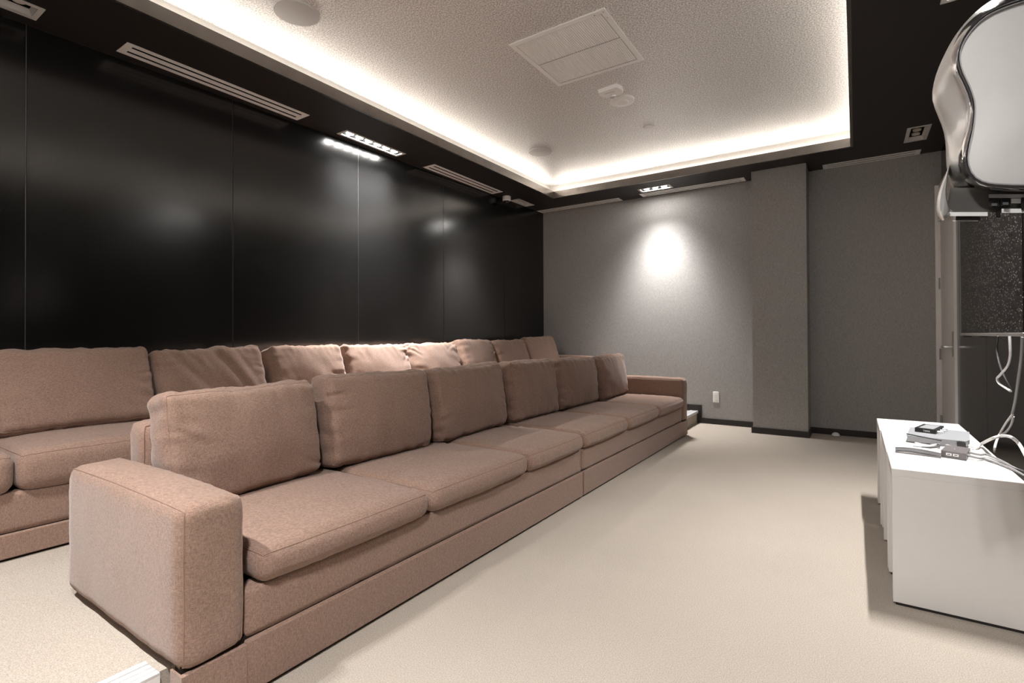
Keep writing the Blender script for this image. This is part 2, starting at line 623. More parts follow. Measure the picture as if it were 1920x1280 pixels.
# walls
wl = structure(MB().box(-0.12, -0.005, YN - 0.1, 6.9, 0, 3.2, xf=lambda p: Vector((xl(p.y) + p.x, p.y, p.z))).build('wall_left', 'seam'))
edges = [-0.45, 0.905 - 0.0, 2.087, 3.267, 4.459, 5.64, 6.64]
for i in range(6):
    MB().box(-0.005, 0.0, edges[i] + 0.002, edges[i + 1] - 0.002, 0.0, ZS - 0.003, bev=0.0015, xf=lambda p: Vector((xl(p.y) + p.x, p.y, p.z))).build('panel', 'black', wl)
structure(bx('wall_back', 'wallpaper', (-4.2, 0.95, YE, YE + 0.1, 0, 3.0)))
structure(bx('wall_pillar', 'wallpaper', (-0.962, -0.425, 6.285, YE, 0, ZS)))
structure(bx('wall_front', 'wallpaper', (-4.3, 0.95, YN - 0.1, YN, 0, 3.0)))
YD0, YD1, ZD = 5.79, 6.60, 2.55
wr = structure(MB().box(XR + 0.005, XR + 0.12, YN, YD0 - 0.02, 0, 3.0).box(XR + 0.005, XR + 0.12, YD0 - 0.02, YE, ZD + 0.02, 3.0).build('wall_right', 'seam'))
ed = [-0.45, 1.06, 2.24, 3.42, 4.60, YD0 - 0.002]
for i in range(5):
    MB().box(XR, XR + 0.005, ed[i] + 0.002, ed[i + 1] - 0.002, 0.0, ZS - 0.003, bev=0.0015).build('panel', 'black', wr)
MB().box(XR, XR + 0.005, YD0, YE, ZD + 0.03, ZS - 0.003).build('panel', 'black', wr)

# door in the right wall, seen at a glancing angle
dr = thing('door_1', (0.70, YD1, 0), 'white door with steel hinges and lever handle in the far right corner', 'door')
dr['kind'] = 'structure'
MB().box(0.668, 0.80, YD1, YE - 0.001, 0, ZD + 0.03).box(XR + 0.001, 0.80, YD0 - 0.018, YD0, 0, ZD + 0.03).box(0.70, 0.80, YD0, YD1, ZD, ZD + 0.03).build('door_frame', 'white', dr)
leaf = bx('door_leaf', 'door', (0.708, 0.75, YD0 + 0.003, YD1 - 0.003, 0.008, ZD - 0.004), dr, bev=0.002)
for z in (0.24, 0.90, 1.60, 2.27):
    MB().lathe((0.700, YD1 - 0.004, z - 0.055), [(0.009, 0), (0.009, 0.11)], 10).box(0.698, 0.7075, YD1 - 0.045, YD1 - 0.006, z - 0.05, z + 0.05).build('hinge', 'steel', dr)
hd = MB().box(0.700, 0.708, YD0 + 0.04, YD0 + 0.075, 0.90, 1.12, bev=0.002).build('handle_plate', 'steel', leaf)
MB().tube(smooth_path([(0.702, YD0 + 0.058, 0.985), (0.655, YD0 + 0.058, 0.985), (0.645, YD0 + 0.075, 0.985), (0.645, YD0 + 0.19, 0.985)], 5), 0.010, 10).build('lever', 'alu', leaf, smooth=True)
MB().box(0.66, 0.7075, 5.80, 6.08, 2.13, 2.20, bev=0.006).build('closer', 'white', dr)
MB().box(0.655, 0.665, 5.62, 5.98, 2.115, 2.13).build('closer_arm', 'alu', dr)

# skirting
SK = 0.066
structure(MB().box(-1.60, -0.962, YE - 0.014, YE, 0, SK).box(-4.0, -1.60, YE - 0.014, YE, ZP, ZP + SK + 0.01).box(-1.655, -1.60, YE - 0.0135, YE, 0, ZP + SK + 0.01).build('baseboard_back', 'skirting'))
structure(MB().box(-0.976, -0.411, 6.271, 6.285, 0, SK).box(-0.976, -0.962, 6.285, YE, 0, SK).box(-0.425, -0.411, 6.285, YE, 0, SK).build('baseboard_pillar', 'skirting'))
structure(MB().box(-0.411, 0.667, YE - 0.014, YE, 0, SK).build('baseboard_alcove', 'skirting'))
structure(MB().box(XR - 0.012, XR, YN, YD0 - 0.04, 0, SK).build('baseboard_right', 'skirting'))

# aluminium nosing on the step
for (na, nb, lab) in ((YN + 0.01, 0.655, 'ribbed white metal nosing on the carpeted step at the lower left'), (5.79, YE - 0.02, 'short ribbed white step nosing at the foot of the grey wall')):
    ns = thing('step_nosing', (-1.65, (na + nb) / 2, ZP), lab, 'nosing', 'step nosings')
    for k, (xa, xb, h) in enumerate(((-1.735, -1.712, 0.006), (-1.708, -1.688, 0.005), (-1.684, -1.664, 0.005), (-1.660, -1.638, 0.006))):
        bx('rib', 'nosing', (xa, xb, na, nb, ZP, ZP + h), ns)
    bx('nosing_plate', 'white', (-1.738, -1.640, na, nb, ZP - 0.001, ZP + 0.002), ns)
    bx('nosing_lip', 'white', (-1.6549, -1.638, na, nb, ZP - 0.022, ZP - 0.001), ns)


# ------------------------------------------------------------------ upholstery
def cushion(name, mat_to_world, size, parent, r=0.05, puff=(0, 0, 0), wr=0.004, seed=0, grid=(28, 22, 6), fold=0.0, sag=0.0, rings=(1,), edge=1.0, shear=0.0, crease=0):
    """size: half extents (u width, v height, n thickness). Front face is n=+1."""
    a, b, c = size
    rr = min(r, a * 0.95, b * 0.95, c * 0.95)
    rnd = random.Random(seed)
    off = Vector((rnd.uniform(-50, 50), rnd.uniform(-50, 50), rnd.uniform(-50, 50)))
    ph = rnd.uniform(0, 9)

    creases = []
    for k in range(crease):
        side = rnd.choice((-1, 1))
        v0 = rnd.uniform(-0.9, 0.9)
        ang = rnd.uniform(-0.7, 0.7)
        creases.append((side * a * rnd.uniform(0.86, 0.97), v0 * b, -side * math.cos(ang), math.sin(ang) - 0.35 * v0, rnd.uniform(0.05, 0.17), rnd.uniform(0.5, 1.0), rnd.uniform(-6, 6)))
    for k in range(crease):
        u0 = rnd.uniform(-0.9, 0.9)
        creases.append((u0 * a, b * rnd.choice((-0.93, 0.93, 0.93)), rnd.uniform(-0.5, 0.5), -1.0, rnd.uniform(0.04, 0.12), rnd.uniform(0.3, 0.7), rnd.uniform(-6, 6)))

    def nz(x, y=0.0, z=0.0):
        return noise.noise(Vector((x, y, z)) + off)

    def place(p):
        u, v, n = p
        q = Vector((u * a, v * b, n * c))
        cl = Vector((max(-a + rr, min(a - rr, q.x)), max(-b + rr, min(b - rr, q.y)), max(-c + rr, min(c - rr, q.z))))
        d = q - cl
        nrm = Vector((0, 0, 0))
        if d.length > 1e-9:
            # keep it boxy: map the cube shell onto a rounded edge
            nrm = d.normalized()
            q = cl + nrm * rr
        else:
            nrm = Vector((0, 0, 1 if n > 0 else -1))
        fu, fv = 1 - u * u, 1 - v * v
        q.z += (puff[2] * (fu * fv) ** 0.6 if fu > 0 and fv > 0 else 0) * n
        q.x += puff[0] * fv * (1 - min(1, abs(n)) ** 2 * 0.5) * (1 if u > 0 else -1) * abs(u) ** 3
        q.y += puff[1] * fu * (1 - min(1, abs(n)) ** 2 * 0.5) * (1 if v > 0 else -1) * abs(v) ** 3
        # sagging upper edge, crumpled corners
        if sag:
            q.y -= sag * (0.35 + 0.65 * nz(u * 1.3 + 3, 0.2, ph)) * max(0.0, v) ** 3 * fu
        # wrinkles running away from the seams
        eu = math.exp(-(1 - abs(u)) * a / 0.085)
        ev = math.exp(-(1 - abs(v)) * b / 0.075)
        w = wr * (0.9 * nz(u * a * 7, v * b * 7, n))
        w += edge * wr * 1.5 * ev * nz(u * a * 26 + v * 1.5, v * 2.0, n + 7)
        w += edge * wr * 1.5 * eu * nz(v * b * 22 + u, u * 2.0 + 11, n)
        if fold:
            s = u * a * 1.0 + v * b * 0.55
            g = nz(s * 9.0, ph, 0.3 * v)
            w += fold * (abs(g) * 1.6 - 0.4) * min(1, 1.4 * fu)
        if creases and n > 0.9:
            for (c0, c1, dx, dy, ln, st_, bend) in creases:
                sgn = 1.0 if dy >= 0 else -1.0
                l_ = math.hypot(dx, dy)
                ex, ey = q.x - c0, q.y - c1
                if dy < -0.9 and c1 < 0:
                    ey = -ey
                s_ = (ex * dx + ey * dy) / l_
                if -0.02 < s_ < ln:
                    t_ = (-ex * dy + ey * dx) / l_ + bend * s_ * s_ * 0.5
                    f_ = max(0.0, 1 - (s_ / ln)) ** 0.7
                    w += 0.0085 * st_ * f_ * (0.55 * math.exp(-((t_ - 0.022) / 0.016) ** 2) - math.exp(-(t_ / 0.011) ** 2))
        q += nrm * w
        q.x += shear * v * b
        return q

    nu, nv, nn = grid

    def spread(k, n):
        t = -1 + 2 * k / n
        return math.copysign(abs(t) ** 0.8, t) if abs(t) > 1e-9 else 0.0

    us = [spread(k, nu) for k in range(nu + 1)]
    vs_ = [spread(k, nv) for k in range(nv + 1)]
    ns_ = [-1 + 2 * k / nn for k in range(nn + 1)]
    idx = {}
    mb = MB()
    verts, faces = [], []

    def vid(i, j, k):
        key = (i, j, k)
        if key not in idx:
            idx[key] = len(verts)
            verts.append(mat_to_world @ place((us[i], vs_[j], ns_[k])))
        return idx[key]

    for i in range(nu):
        for j in range(nv):
            faces.append((vid(i, j, nn), vid(i + 1, j, nn), vid(i + 1, j + 1, nn), vid(i, j + 1, nn)))
            faces.append((vid(i, j, 0), vid(i, j + 1, 0), vid(i + 1, j + 1, 0), vid(i + 1, j, 0)))
    for i in range(nu):
        for k in range(nn):
            faces.append((vid(i, 0, k), vid(i + 1, 0, k), vid(i + 1, 0, k + 1), vid(i, 0, k + 1)))
            faces.append((vid(i, nv, k), vid(i, nv, k + 1), vid(i + 1, nv, k + 1), vid(i + 1, nv, k)))
    for j in range(nv):
        for k in range(nn):
            faces.append((vid(0, j, k), vid(0, j, k + 1), vid(0, j + 1, k + 1), vid(0, j + 1, k)))
            faces.append((vid(nu, j, k), vid(nu, j + 1, k), vid(nu, j + 1, k + 1), vid(nu, j, k + 1)))
    mb.add(verts, faces)
    o = mb.build(name, 'fabric', parent)
    o.data.shade_smooth()
    for s in rings:
        path = [(us[i], -1, s) for i in range(nu)] + [(1, vs_[j], s) for j in range(nv)] + [(us[i], 1, s) for i in range(nu, 0, -1)] + [(-1, vs_[j], s) for j in range(nv, 0, -1)]
        pts = [mat_to_world @ place(p) for p in path]
        MB().tube(pts, 0.0020, 6, closed=True).build('piping', 'piping', o, smooth=True)
    return o


def frame_matrix(origin, u, v, n):
    return Matrix(((u[0], v[0], n[0], origin[0]), (u[1], v[1], n[1], origin[1]), (u[2], v[2], n[2], origin[2]), (0, 0, 0, 1)))


def lean_matrix(x, y, z, lean, yaw=0.0, roll=0.0):
    """back cushion: width along +Y, leaning back, front face toward +X."""
    n = Vector((math.cos(lean), 0, math.sin(lean)))
    v = Vector((-math.sin(lean), 0, math.cos(lean)))
    u = Vector((0, 1, 0))
    R = Matrix.Rotation(yaw, 3, 'Z') @ Matrix.Rotation(roll, 3, 'X')
    n, v, u = R @ n, R @ v, R @ u
    return frame_matrix((x, y, z), u, v, n)


FLAT = lambda x, y, z: frame_matrix((x, y, z), (0, 1, 0), (-1, 0, 0), (0, 0, 1))   # seat cushion, face up, v=-1 is the front


def sofa(label, y0, y1, seats, arm0, arm1, xf, xb, zb, zband, zrail, zseat, zarm, zback, pillows, seed, group, depth_seat, floor_band):
    """seats: list of y edges; xf front of the rail, xb back of the sofa; pillows: list of dicts."""
    t = thing('sofa', ((xf + xb) / 2, (y0 + y1) / 2, zb), label, 'sofa', group)
    za0 = zb + 0.022 if floor_band < 0.01 else zband
    # lower band in front, body, rail
    mb = MB()
    for (ba, bb, bt) in ((y0 + 0.004, y0 + (arm0 or 0), za0 - 0.004), (y0 + (arm0 or 0.004), y1 - (arm1 or 0.004), zband), (y1 - (arm1 or 0), y1 - 0.004, za0 - 0.004)):
        if bb - ba > 0.01:
            mb.box(xf - 0.05, xf + 0.018, ba, bb, floor_band + 0.012, min(bt, zband) - 0.001, bev=0.004 if bb - ba > 1 else 0.0)
    mb.build('base_band', 'fabric', t)
    MB().box(xf - 0.035, xf, y0 + 0.01, y1 - 0.01, floor_band, zband + 0.01).build('base_gap_fill', 'gap', t)  # dark strip that paints the shade in the base gap
    ra, rb = y0 + (arm0 or 0), y1 - (arm1 or 0)
    cushion('front_rail', frame_matrix((xf - 0.03, (ra + rb) / 2, (zband + zrail) / 2), (0, 1, 0), (0, 0, 1), (1, 0, 0)),
            ((rb - ra) / 2 - 0.002, (zrail - zband) / 2, 0.034), t, r=0.01, wr=0.0015, seed=seed + 1, grid=(40, 6, 3), rings=())
    MB().box(xb + 0.05, xf - 0.11, y0 + 0.05, y1 - 0.05, zb, zrail - 0.02).build('body', 'gap', t)  # coloured dark all over so the gaps around it read as shade
    cushion('back_frame', frame_matrix((xb + 0.07, (ra + rb) / 2, (zb + 0.02 + zback) / 2), (0, 1, 0), (0, 0, 1), (1, 0, 0)),
            ((rb - ra) / 2 - 0.004, (zback - zb - 0.02) / 2, 0.07), t, r=0.03, wr=0.002, seed=seed + 2, grid=(40, 10, 5), rings=(1,))
    for k, (w, ya) in enumerate(((arm0, y0), (arm1, y1))):
        if not w:
            continue
        yc = ya + w / 2 if k == 0 else ya - w / 2
        cushion('arm', frame_matrix(((xf + 0.02 + xb) / 2, yc, (za0 + zarm) / 2), (1, 0, 0), (0, 0, 1), (0, -1, 0)),
                ((xf + 0.02 - xb) / 2, (zarm - za0) / 2, w / 2 - 0.002), t, r=0.035, puff=(0.0, 0.012, 0.012), wr=0.0028, seed=seed + 5 + k, grid=(26, 16, 6), rings=(1, -1))
    for k in range(len(seats) - 1):
        ya, yb = seats[k], seats[k + 1]
        xa = xf + 0.034
        cushion('seat_cushion', FLAT(xa - depth_seat / 2, (ya + yb) / 2, (zrail + zseat) / 2 - 0.006),
                ((yb - ya) / 2 - 0.003, depth_seat / 2, (zseat - zrail) / 2 - 0.006), t, r=0.045, puff=(0.004, 0.012, 0.022), wr=0.003, seed=seed + 20 + k,
                grid=(44, 34, 6), rings=(1,), edge=0.7, crease=2)
    for k, p in enumerate(pillows):
        lean = p.get('lean', 0.2)
        h2, c2 = p['h'] / 2, p.get('t', 0.19) / 2
        z0 = zseat + 0.004
        # the foot of the front face rests at p['x'] on the seat
        cx = p['x'] - c2 * math.cos(lean) - h2 * math.sin(lean)
        cz = z0 + h2 * math.cos(lean) - c2 * math.sin(lean) * 0.6
        cushion('back_cushion', lean_matrix(cx, (p['y0'] + p['y1']) / 2, cz, lean, p.get('yaw', 0), p.get('roll', 0)),
                ((p['y1'] - p['y0']) / 2 - 0.009, h2, c2), t, r=p.get('r', 0.055), puff=(0.004, 0.006, p.get('puff', 0.04)), wr=p.get('wr', 0.0045), edge=1.1, crease=p.get('crease', 4),
                seed=seed + 40 + k, grid=(54, 40, 7), fold=p.get('fold', 0), sag=p.get('sag', 0.02), rings=(1,) if p.get('ring', True) else (), shear=p.get('shear', 0))
    return t


FG, BG = 'front row sofas', 'back row sofas'
# front row: the rear rests on the step, the lower band covers the riser
FS = [0.882, 1.655, 2.46, 3.205, 3.985, 4.765, 5.585]
FPY = [0.865, 1.54, 2.30, 3.10, 3.88, 4.73, 5.52]
fp = []
for k in range(6):
    fp.append(dict(x=-2.10, y0=FPY[k] + (0.045 if k in (1, 2) else 0.085 if k == 3 else 0.03 if k else 0), y1=FPY[k + 1], h=0.445 + (0.012 if k in (1, 2, 3) else 0), lean=0.125, t=0.165, yaw=(0.02, -0.05, 0.0, 0.0, 0.03, 0.06)[k], roll=(0.02, -0.01, 0.03, 0.0, -0.02, 0.02)[k], wr=0.006, r=0.042, puff=0.045, sag=0.015))
sofa('brown fabric three-seat sofa in the front row, with the big armrest nearest the camera', 0.665, 3.168, FS[:3] + [3.162], 0.187, 0, -1.56, -2.435, ZP, 0.173, 0.325, 0.445, 0.625, 0.765, fp[:3], 100, FG, 0.745, 0.0)
sofa('brown fabric three-seat sofa in the front row, with the armrest beside the grey wall', 3.174, 5.775, [3.180] + FS[4:], 0, 0.175, -1.56, -2.435, ZP, 0.173, 0.325, 0.445, 0.625, 0.765, fp[3:], 200, FG, 0.745, 0.0)
# back row
BS = [-0.07 + 0.7185 * k for k in range(10)]
BPY = [-0.05, 0.655, 1.365, 2.086, 2.75, 3.49, 4.24, 4.88, 5.60, 6.36]
bp_ = []
for k in range(9):
    bp_.append(dict(x=-3.40, y0=BPY[k] + (0.02 if k in (3, 6) else 0), y1=BPY[k + 1] - (0.02 if k in (2, 5) else 0), h=0.445 + (0, 0, -0.012, -0.01, -0.012, -0.01, 0.02, 0.01, 0.045)[k], lean=0.33, t=0.19,
                    yaw=(0, 0.0, -0.01, 0.0, 0, 0.0, 0.0, 0.02, -0.03)[k], roll=(0, 0, 0.03, 0.0, -0.01, 0.0, -0.02, 0, 0.03)[k], fold=0.016 if k == 2 else (0.005 if k in (3,) else 0), wr=0.006, r=0.045, puff=0.035, sag=0.02, ring=True))
sofa('brown fabric sofa in the back row at the left edge of the picture', -0.25, 2.083, BS[:3] + [2.075], 0.18, 0, -3.02, -3.90, ZP2, 0.262, 0.435, 0.615, 0.80, 0.90, bp_[:3], 300, BG, 0.70, ZP)
sofa('brown fabric sofa in the middle of the back row, brightly lit from above', 2.089, 4.238, [2.097, BS[4], BS[5], 4.23], 0, 0, -3.02, -3.90, ZP2, 0.262, 0.435, 0.615, 0.80, 0.90, bp_[3:6], 400, BG, 0.70, ZP)
sofa('brown fabric sofa in the back row, in the corner against the grey wall', 4.244, 6.58, [4.252] + BS[7:], 0, 0.17, -3.02, -3.86, ZP2, 0.262, 0.435, 0.615, 0.81, 0.90, bp_[6:], 500, BG, 0.70, ZP)


# ------------------------------------------------------------------ vents, lamps and ceiling gear
for (x0, x1, y0, y1, ax, lab) in VENTS:
    t = thing('air_vent', ((x0 + x1) / 2, (y0 + y1) / 2, ZS), lab, 'vent', 'linear air vents')
    zb, zt = ZS - 0.004, ZS - 0.001
    e, m = 0.007, 0.034
    if ax == 1:
        w = x1 - x0
        MB().box(x0 - e, x1 + e, y0 - e, y0 + m, zb, zt).box(x0 - e, x1 + e, y1 - m, y1 + e, zb, zt).box(x0 - e, x0 + 0.030, y0 + m, y1 - m, zb, zt).box(x1 - 0.030, x1 + e, y0 + m, y1 - m, zb, zt).build('frame', 'diffuser', t)
        bx('blade', 'diffuser', (x0 + 0.055, x1 - 0.055, y0 + m, y1 - m, zb, zt), t)
    else:
        w = y1 - y0
        MB().box(x0 - e, x0 + m, y0 - e, y1 + e, zb, zt).box(x1 - m, x1 + e, y0 - e, y1 + e, zb, zt).box(x0 + m, x1 - m, y0 - e, y0 + 0.028, zb, zt).box(x0 + m, x1 - m, y1 - 0.028, y1 + e, zb, zt).build('frame', 'diffuser', t)
        bx('blade', 'diffuser', (x0 + m, x1 - m, y0 + 0.05, y1 - 0.05, zb, zt), t)
    bx('backing', 'slot', (x0 - 0.005, x1 + 0.005, y0 - 0.005, y1 + 0.005, ZS + 0.045, ZS + 0.05), t)
    MB().box(x0 - 0.006, x0, y0, y1, ZS + 0.02, ZS + 0.045).box(x1, x1 + 0.006, y0, y1, ZS + 0.02, ZS + 0.045).box(x0, x1, y0 - 0.006, y0, ZS + 0.02, ZS + 0.045).box(x0, x1, y1, y1 + 0.006, ZS + 0.02, ZS + 0.045).build('duct_box', 'slot', t)

for li, (x0, x1, y0, y1, ax, cells, lit, lab) in enumerate(LAMPS):
    t = thing('downlight', ((x0 + x1) / 2, (y0 + y1) / 2, ZS), lab, 'downlight', 'recessed downlights')
    e, f = 0.006, 0.020
    zb = ZS - 0.004
    MB().box(x0 - e, x1 + e, y0 - e, y0 + f, zb, ZS + 0.004).box(x0 - e, x1 + e, y1 - f, y1 + e, zb, ZS + 0.004).box(x0 - e, x0 + f, y0 + f, y1 - f, zb, ZS + 0.004).box(x1 - f, x1 + e, y0 + f, y1 - f, zb, ZS + 0.004).build('frame', 'frame', t)
    # sloping inner reflector
    zi = ZS + 0.032
    g = 0.012
    mb = MB()
    o4 = [(x0 + f, y0 + f), (x1 - f, y0 + f), (x1 - f, y1 - f), (x0 + f, y1 - f)]
    i4 = [(x0 + f + g, y0 + f + g), (x1 - f - g, y0 + f + g), (x1 - f - g, y1 - f - g), (x0 + f + g, y1 - f - g)]
    vs = [(a, b, ZS + 0.003) for a, b in o4] + [(a, b, zi) for a, b in i4] + [(a, b, zi + 0.001) for a, b in o4]
    fs = []
    for k in range(4):
        l = (k + 1) % 4
        fs += [(k, k + 4, l + 4, l), (k + 4, k + 8, l + 8, l + 4)]
    mb.add(vs, fs).build('reflector', 'slot' if lit else 'frame', t)
    bx('lamp_tray', 'slot', (x0 + 0.01, x1 - 0.01, y0 + 0.01, y1 - 0.01, zi + 0.012, zi + 0.018), t)
    L0, L1 = (y0 + f + g, y1 - f - g) if ax == 1 else (x0 + f + g, x1 - f - g)
    cc = (x0 + x1) / 2 if ax == 1 else (y0 + y1) / 2
    st = (L1 - L0) / cells
    for k in range(cells):
        s = L0 + st * (k + 0.5)
        zl = ZS + 0.001 if lit else zi - 0.006
        p = (cc, s, zl) if ax == 1 else (s, cc, zl)
        MB().lathe(p, [(0.022, 0), (0.031, 0.003), (0.034, 0.016)], 20).build('lamp', 'lamp_on' if lit else 'lamp_off', t, smooth=True)
        if lit:
            for pw_, an_ in BEAM[li]:
                ld = bpy.data.lights.new('downlight_beam', 'SPOT')
                ld.energy = LAMP_W * pw_
                ld.color = (1.0, 0.98, 0.96)
                ld.spot_size = math.radians(an_)
                ld.spot_blend = SPOT_BLEND
                ld.shadow_soft_size = 0.025
                lo = bpy.data.objects.new('downlight_beam', ld)
                COL.objects.link(lo)
                lo.location = (p[0], p[1], ZS - 0.008)

# return grille in the recess
g = thing('return_grille', (-1.64, 3.318, ZC), 'square white return-air grille in the ceiling recess', 'grille')
gx0, gx1, gy0, gy1 = -1.998, -1.281, 2.958, 3.678
zz = ZC - 0.008
MB().box(gx0, gx1, gy0, gy0 + 0.035, zz, ZC).box(gx0, gx1, gy1 - 0.035, gy1, zz, ZC).box(gx0, gx0 + 0.035, gy0 + 0.035, gy1 - 0.035, zz, ZC).box(gx1 - 0.035, gx1, gy0 + 0.035, gy1 - 0.035, zz, ZC).build('frame', 'grille', g)
bx('divider', 'grille', (gx0 + 0.035, gx1 - 0.035, 3.311, 3.325, zz, ZC), g)
bx('backing', 'frame', (gx0 + 0.02, gx1 - 0.02, gy0 + 0.02, gy1 - 0.02, ZC - 0.002, ZC - 0.001), g)
for (ya, yb) in ((gy0 + 0.035, 3.311), (3.325, gy1 - 0.035)):
    sl = MB()
    n = 44
    for k in range(n):
        xa = gx0 + 0.04 + (gx1 - gx0 - 0.08) * k / n
        sl.box(xa, xa + 0.0125, ya + 0.003, yb - 0.010, zz + 0.0005, ZC - 0.003)
    o = sl.build('slats', 'grille', g)
    o['kind'] = 'stuff'
for yb in (3.311, gy1 - 0.035):
    tm = MB()
    for k in range(40):
        xa = gx0 + 0.05 + (gx1 - gx0 - 0.10) * k / 39
        tm.add([(xa - 0.005, yb - 0.001, zz - 0.0006), (xa + 0.005, yb - 0.001, zz - 0.0006), (xa, yb - 0.013, zz - 0.0006),
                (xa - 0.005, yb - 0.001, zz + 0.001), (xa + 0.005, yb - 0.001, zz + 0.001), (xa, yb - 0.013, zz + 0.001)], [(0, 2, 1), (3, 4, 5), (0, 1, 4, 3), (1, 2, 5, 4), (2, 0, 3, 5)])
    tm.build('tooth_row', 'tooth', g)['kind'] = 'stuff'
for (px, py) in ((-1.36, 2.985), (-1.30, 2.985), (-1.30, 3.05)):
    MB().lathe((px, py, zz - 0.002), [(0.004, 0), (0.005, 0.003)], 10).build('screw', 'steel', g)


def round_plate(name, x, y, r, lab, cat, grp=None, lip=True):
    t = thing(name, (x, y, ZC), lab, cat, grp)
    MB().lathe((x, y, ZC - 0.012), [(r * 0.96, 0), (r, 0.004), (r, 0.0125)], 48).build('rim', 'speaker', t, smooth=True)
    if lip:
        MB().lathe((x, y, ZC - 0.0145), [(r * 0.80, 0), (r * 0.9, 0.0025), (r * 0.9, 0.0035)], 48).build('grille_cloth', 'speaker', t, smooth=True)
    return t


round_plate('ceiling_speaker', -2.90, 1.915, 0.137, 'large round white ceiling speaker at the top edge of the picture', 'speaker', 'ceiling speakers')
round_plate('ceiling_speaker', -2.885, 4.885, 0.128, 'round white ceiling speaker near the glowing cove corner', 'speaker', 'ceiling speakers')
sd = thing('smoke_detector', (-1.662, 4.212, ZC), 'round white detector plate below the square grille', 'detector')
MB().lathe((-1.662, 4.212, ZC - 0.02), [(0.092, 0), (0.104, 0.006), (0.104, 0.0205)], 40).build('base_plate', 'grille', sd, smooth=True)
MB().lathe((-1.662, 4.212, ZC - 0.026), [(0.048, 0), (0.055, 0.006), (0.056, 0.0065)], 32).build('centre_cap', 'diffuser', sd, smooth=True)
sp = thing('sprinkler_cover', (-1.668, 4.905, ZC), 'small round white sprinkler cover on the ceiling', 'sprinkler')
MB().lathe((-1.668, 4.905, ZC - 0.008), [(0.046, 0), (0.05, 0.003), (0.05, 0.0085)], 28).build('cover_plate', 'grille', sp, smooth=True)
MB().lathe((-1.668, 4.905, ZC - 0.004), [(0.052, 0), (0.053, 0.0045)], 28).build('shadow_ring', 'frame', sp)
em = thing('alarm_strobe', (-1.67, 3.99, ZC), 'white ceiling alarm strobe with clear lens beside the round detector', 'strobe')
outl = [(-0.085, -0.06), (0.075, -0.075), (0.095, -0.01), (0.085, 0.05), (0.02, 0.075), (-0.06, 0.06), (-0.095, 0.0)]
vs = [(-1.67 + a, 3.985 + b, ZC - 0.03) for a, b in outl] + [(-1.67 + a * 1.05, 3.985 + b * 1.05, ZC) for a, b in outl]
n = len(outl)
MB().add(vs, [tuple(range(n))[::-1], tuple(range(n, 2 * n))] + [(k, (k + 1) % n, (k + 1) % n + n, k + n) for k in range(n)]).build('housing', 'grille', em)
MB().box(-1.72, -1.63, 3.962, 3.972, ZC - 0.032, ZC - 0.0295).build('slot', 'frame', em)
MB().lathe((-1.672, 4.045, ZC - 0.05), [(0.012, 0), (0.028, 0.008), (0.032, 0.03)], 16).build('lens', 'alu', em)

dc = thing('dome_camera', (-3.80, 5.56, ZS), 'small white dome security camera on the dark soffit', 'camera')
MB().lathe((-3.80, 5.56, ZS), [(0.05, 0), (0.056, 0.006), (0.056, 0.052), (0.050, 0.06), (0.042, 0.062)], 32, flip=-1).build('housing', 'grille', dc, smooth=True)
MB().lathe((-3.80, 5.56, ZS - 0.058), [(0.038, 0), (0.036, 0.014), (0.027, 0.028), (0.012, 0.036), (0.003, 0.037)], 28, flip=-1).build('dome', 'glass', dc, smooth=True)

# outlet and door stop
ot = thing('wall_outlet', (-1.431, YE, 0.266), 'white rectangular outlet plate low on the grey wall', 'outlet')
MB().box(-1.467, -1.395, YE - 0.008, YE, 0.268, 0.398, bev=0.003).build('plate', 'grille', ot)
MB().box(-1.450, -1.412, YE - 0.0105, YE - 0.0075, 0.292, 0.374, bev=0.001).build('socket_face', 'white', ot)
ds = thing('door_stop', (-0.186, 6.57, 0), 'small white domed door stop on the carpet by the skirting', 'door stop')
MB().lathe((-0.186, 6.57, 0), [(0.038, 0), (0.040, 0.006), (0.034, 0.022), (0.022, 0.034), (0.006, 0.039)], 24).build('dome', 'grille', ds, smooth=True)
MB().lathe((-0.186, 6.57, 0), [(0.044, 0), (0.044, 0.003)], 24).build('foot', 'devblack', ds)

# ------------------------------------------------------------------ white tables under the television
ZT = 0.553
for (ya, yb, xa, lab, extra) in ((2.605, 2.948, 0.118, 'low white laminate table nearest the camera, with its broad end panel in view', None),
                                 (2.958, 3.600, 0.116, 'low white laminate table in the middle of the row, under the electronics', 3.36),
                                 (3.612, 4.095, 0.110, 'low white laminate table at the far end of the row, top bare', None)):
    t = thing('low_table', ((xa + 0.516) / 2, (ya + yb) / 2, 0), lab, 'table', 'white tables under the television')
    MB().box(xa, 0.516, ya, yb, ZT - 0.03, ZT, bev=0.0015).build('table_top', 'table', t)
    for (pa, pb) in ((ya, ya + 0.03), (yb - 0.03, yb)):
        MB().box(xa + 0.001, 0.515, pa, pb, 0.012, ZT - 0.03, bev=0.001).build('side_panel', 'table', t)
        MB().box(xa + 0.01, 0.506, pa + 0.006, pb - 0.006, 0.0, 0.013).build('foot_strip', 'devblack', t)
    if extra:
        MB().box(xa + 0.001, 0.515, extra, extra + 0.03, 0.012, ZT - 0.03, bev=0.001).build('divider', 'table', t)
    MB().box(0.500, 0.515, ya + 0.03, yb - 0.03, 0.05, ZT - 0.03).build('rear_panel', 'table', t)


def slab_quad(name, mat, pts, z0, z1, parent):
    n = len(pts)
    vs = [(p[0], p[1], z0) for p in pts] + [(p[0], p[1], z1) for p in pts]
    return MB().add(vs, [tuple(range(n))[::-1], tuple(range(n, 2 * n))] + [(k, (k + 1) % n, (k + 1) % n + n, k + n) for k in range(n)]).build(name, mat, parent)


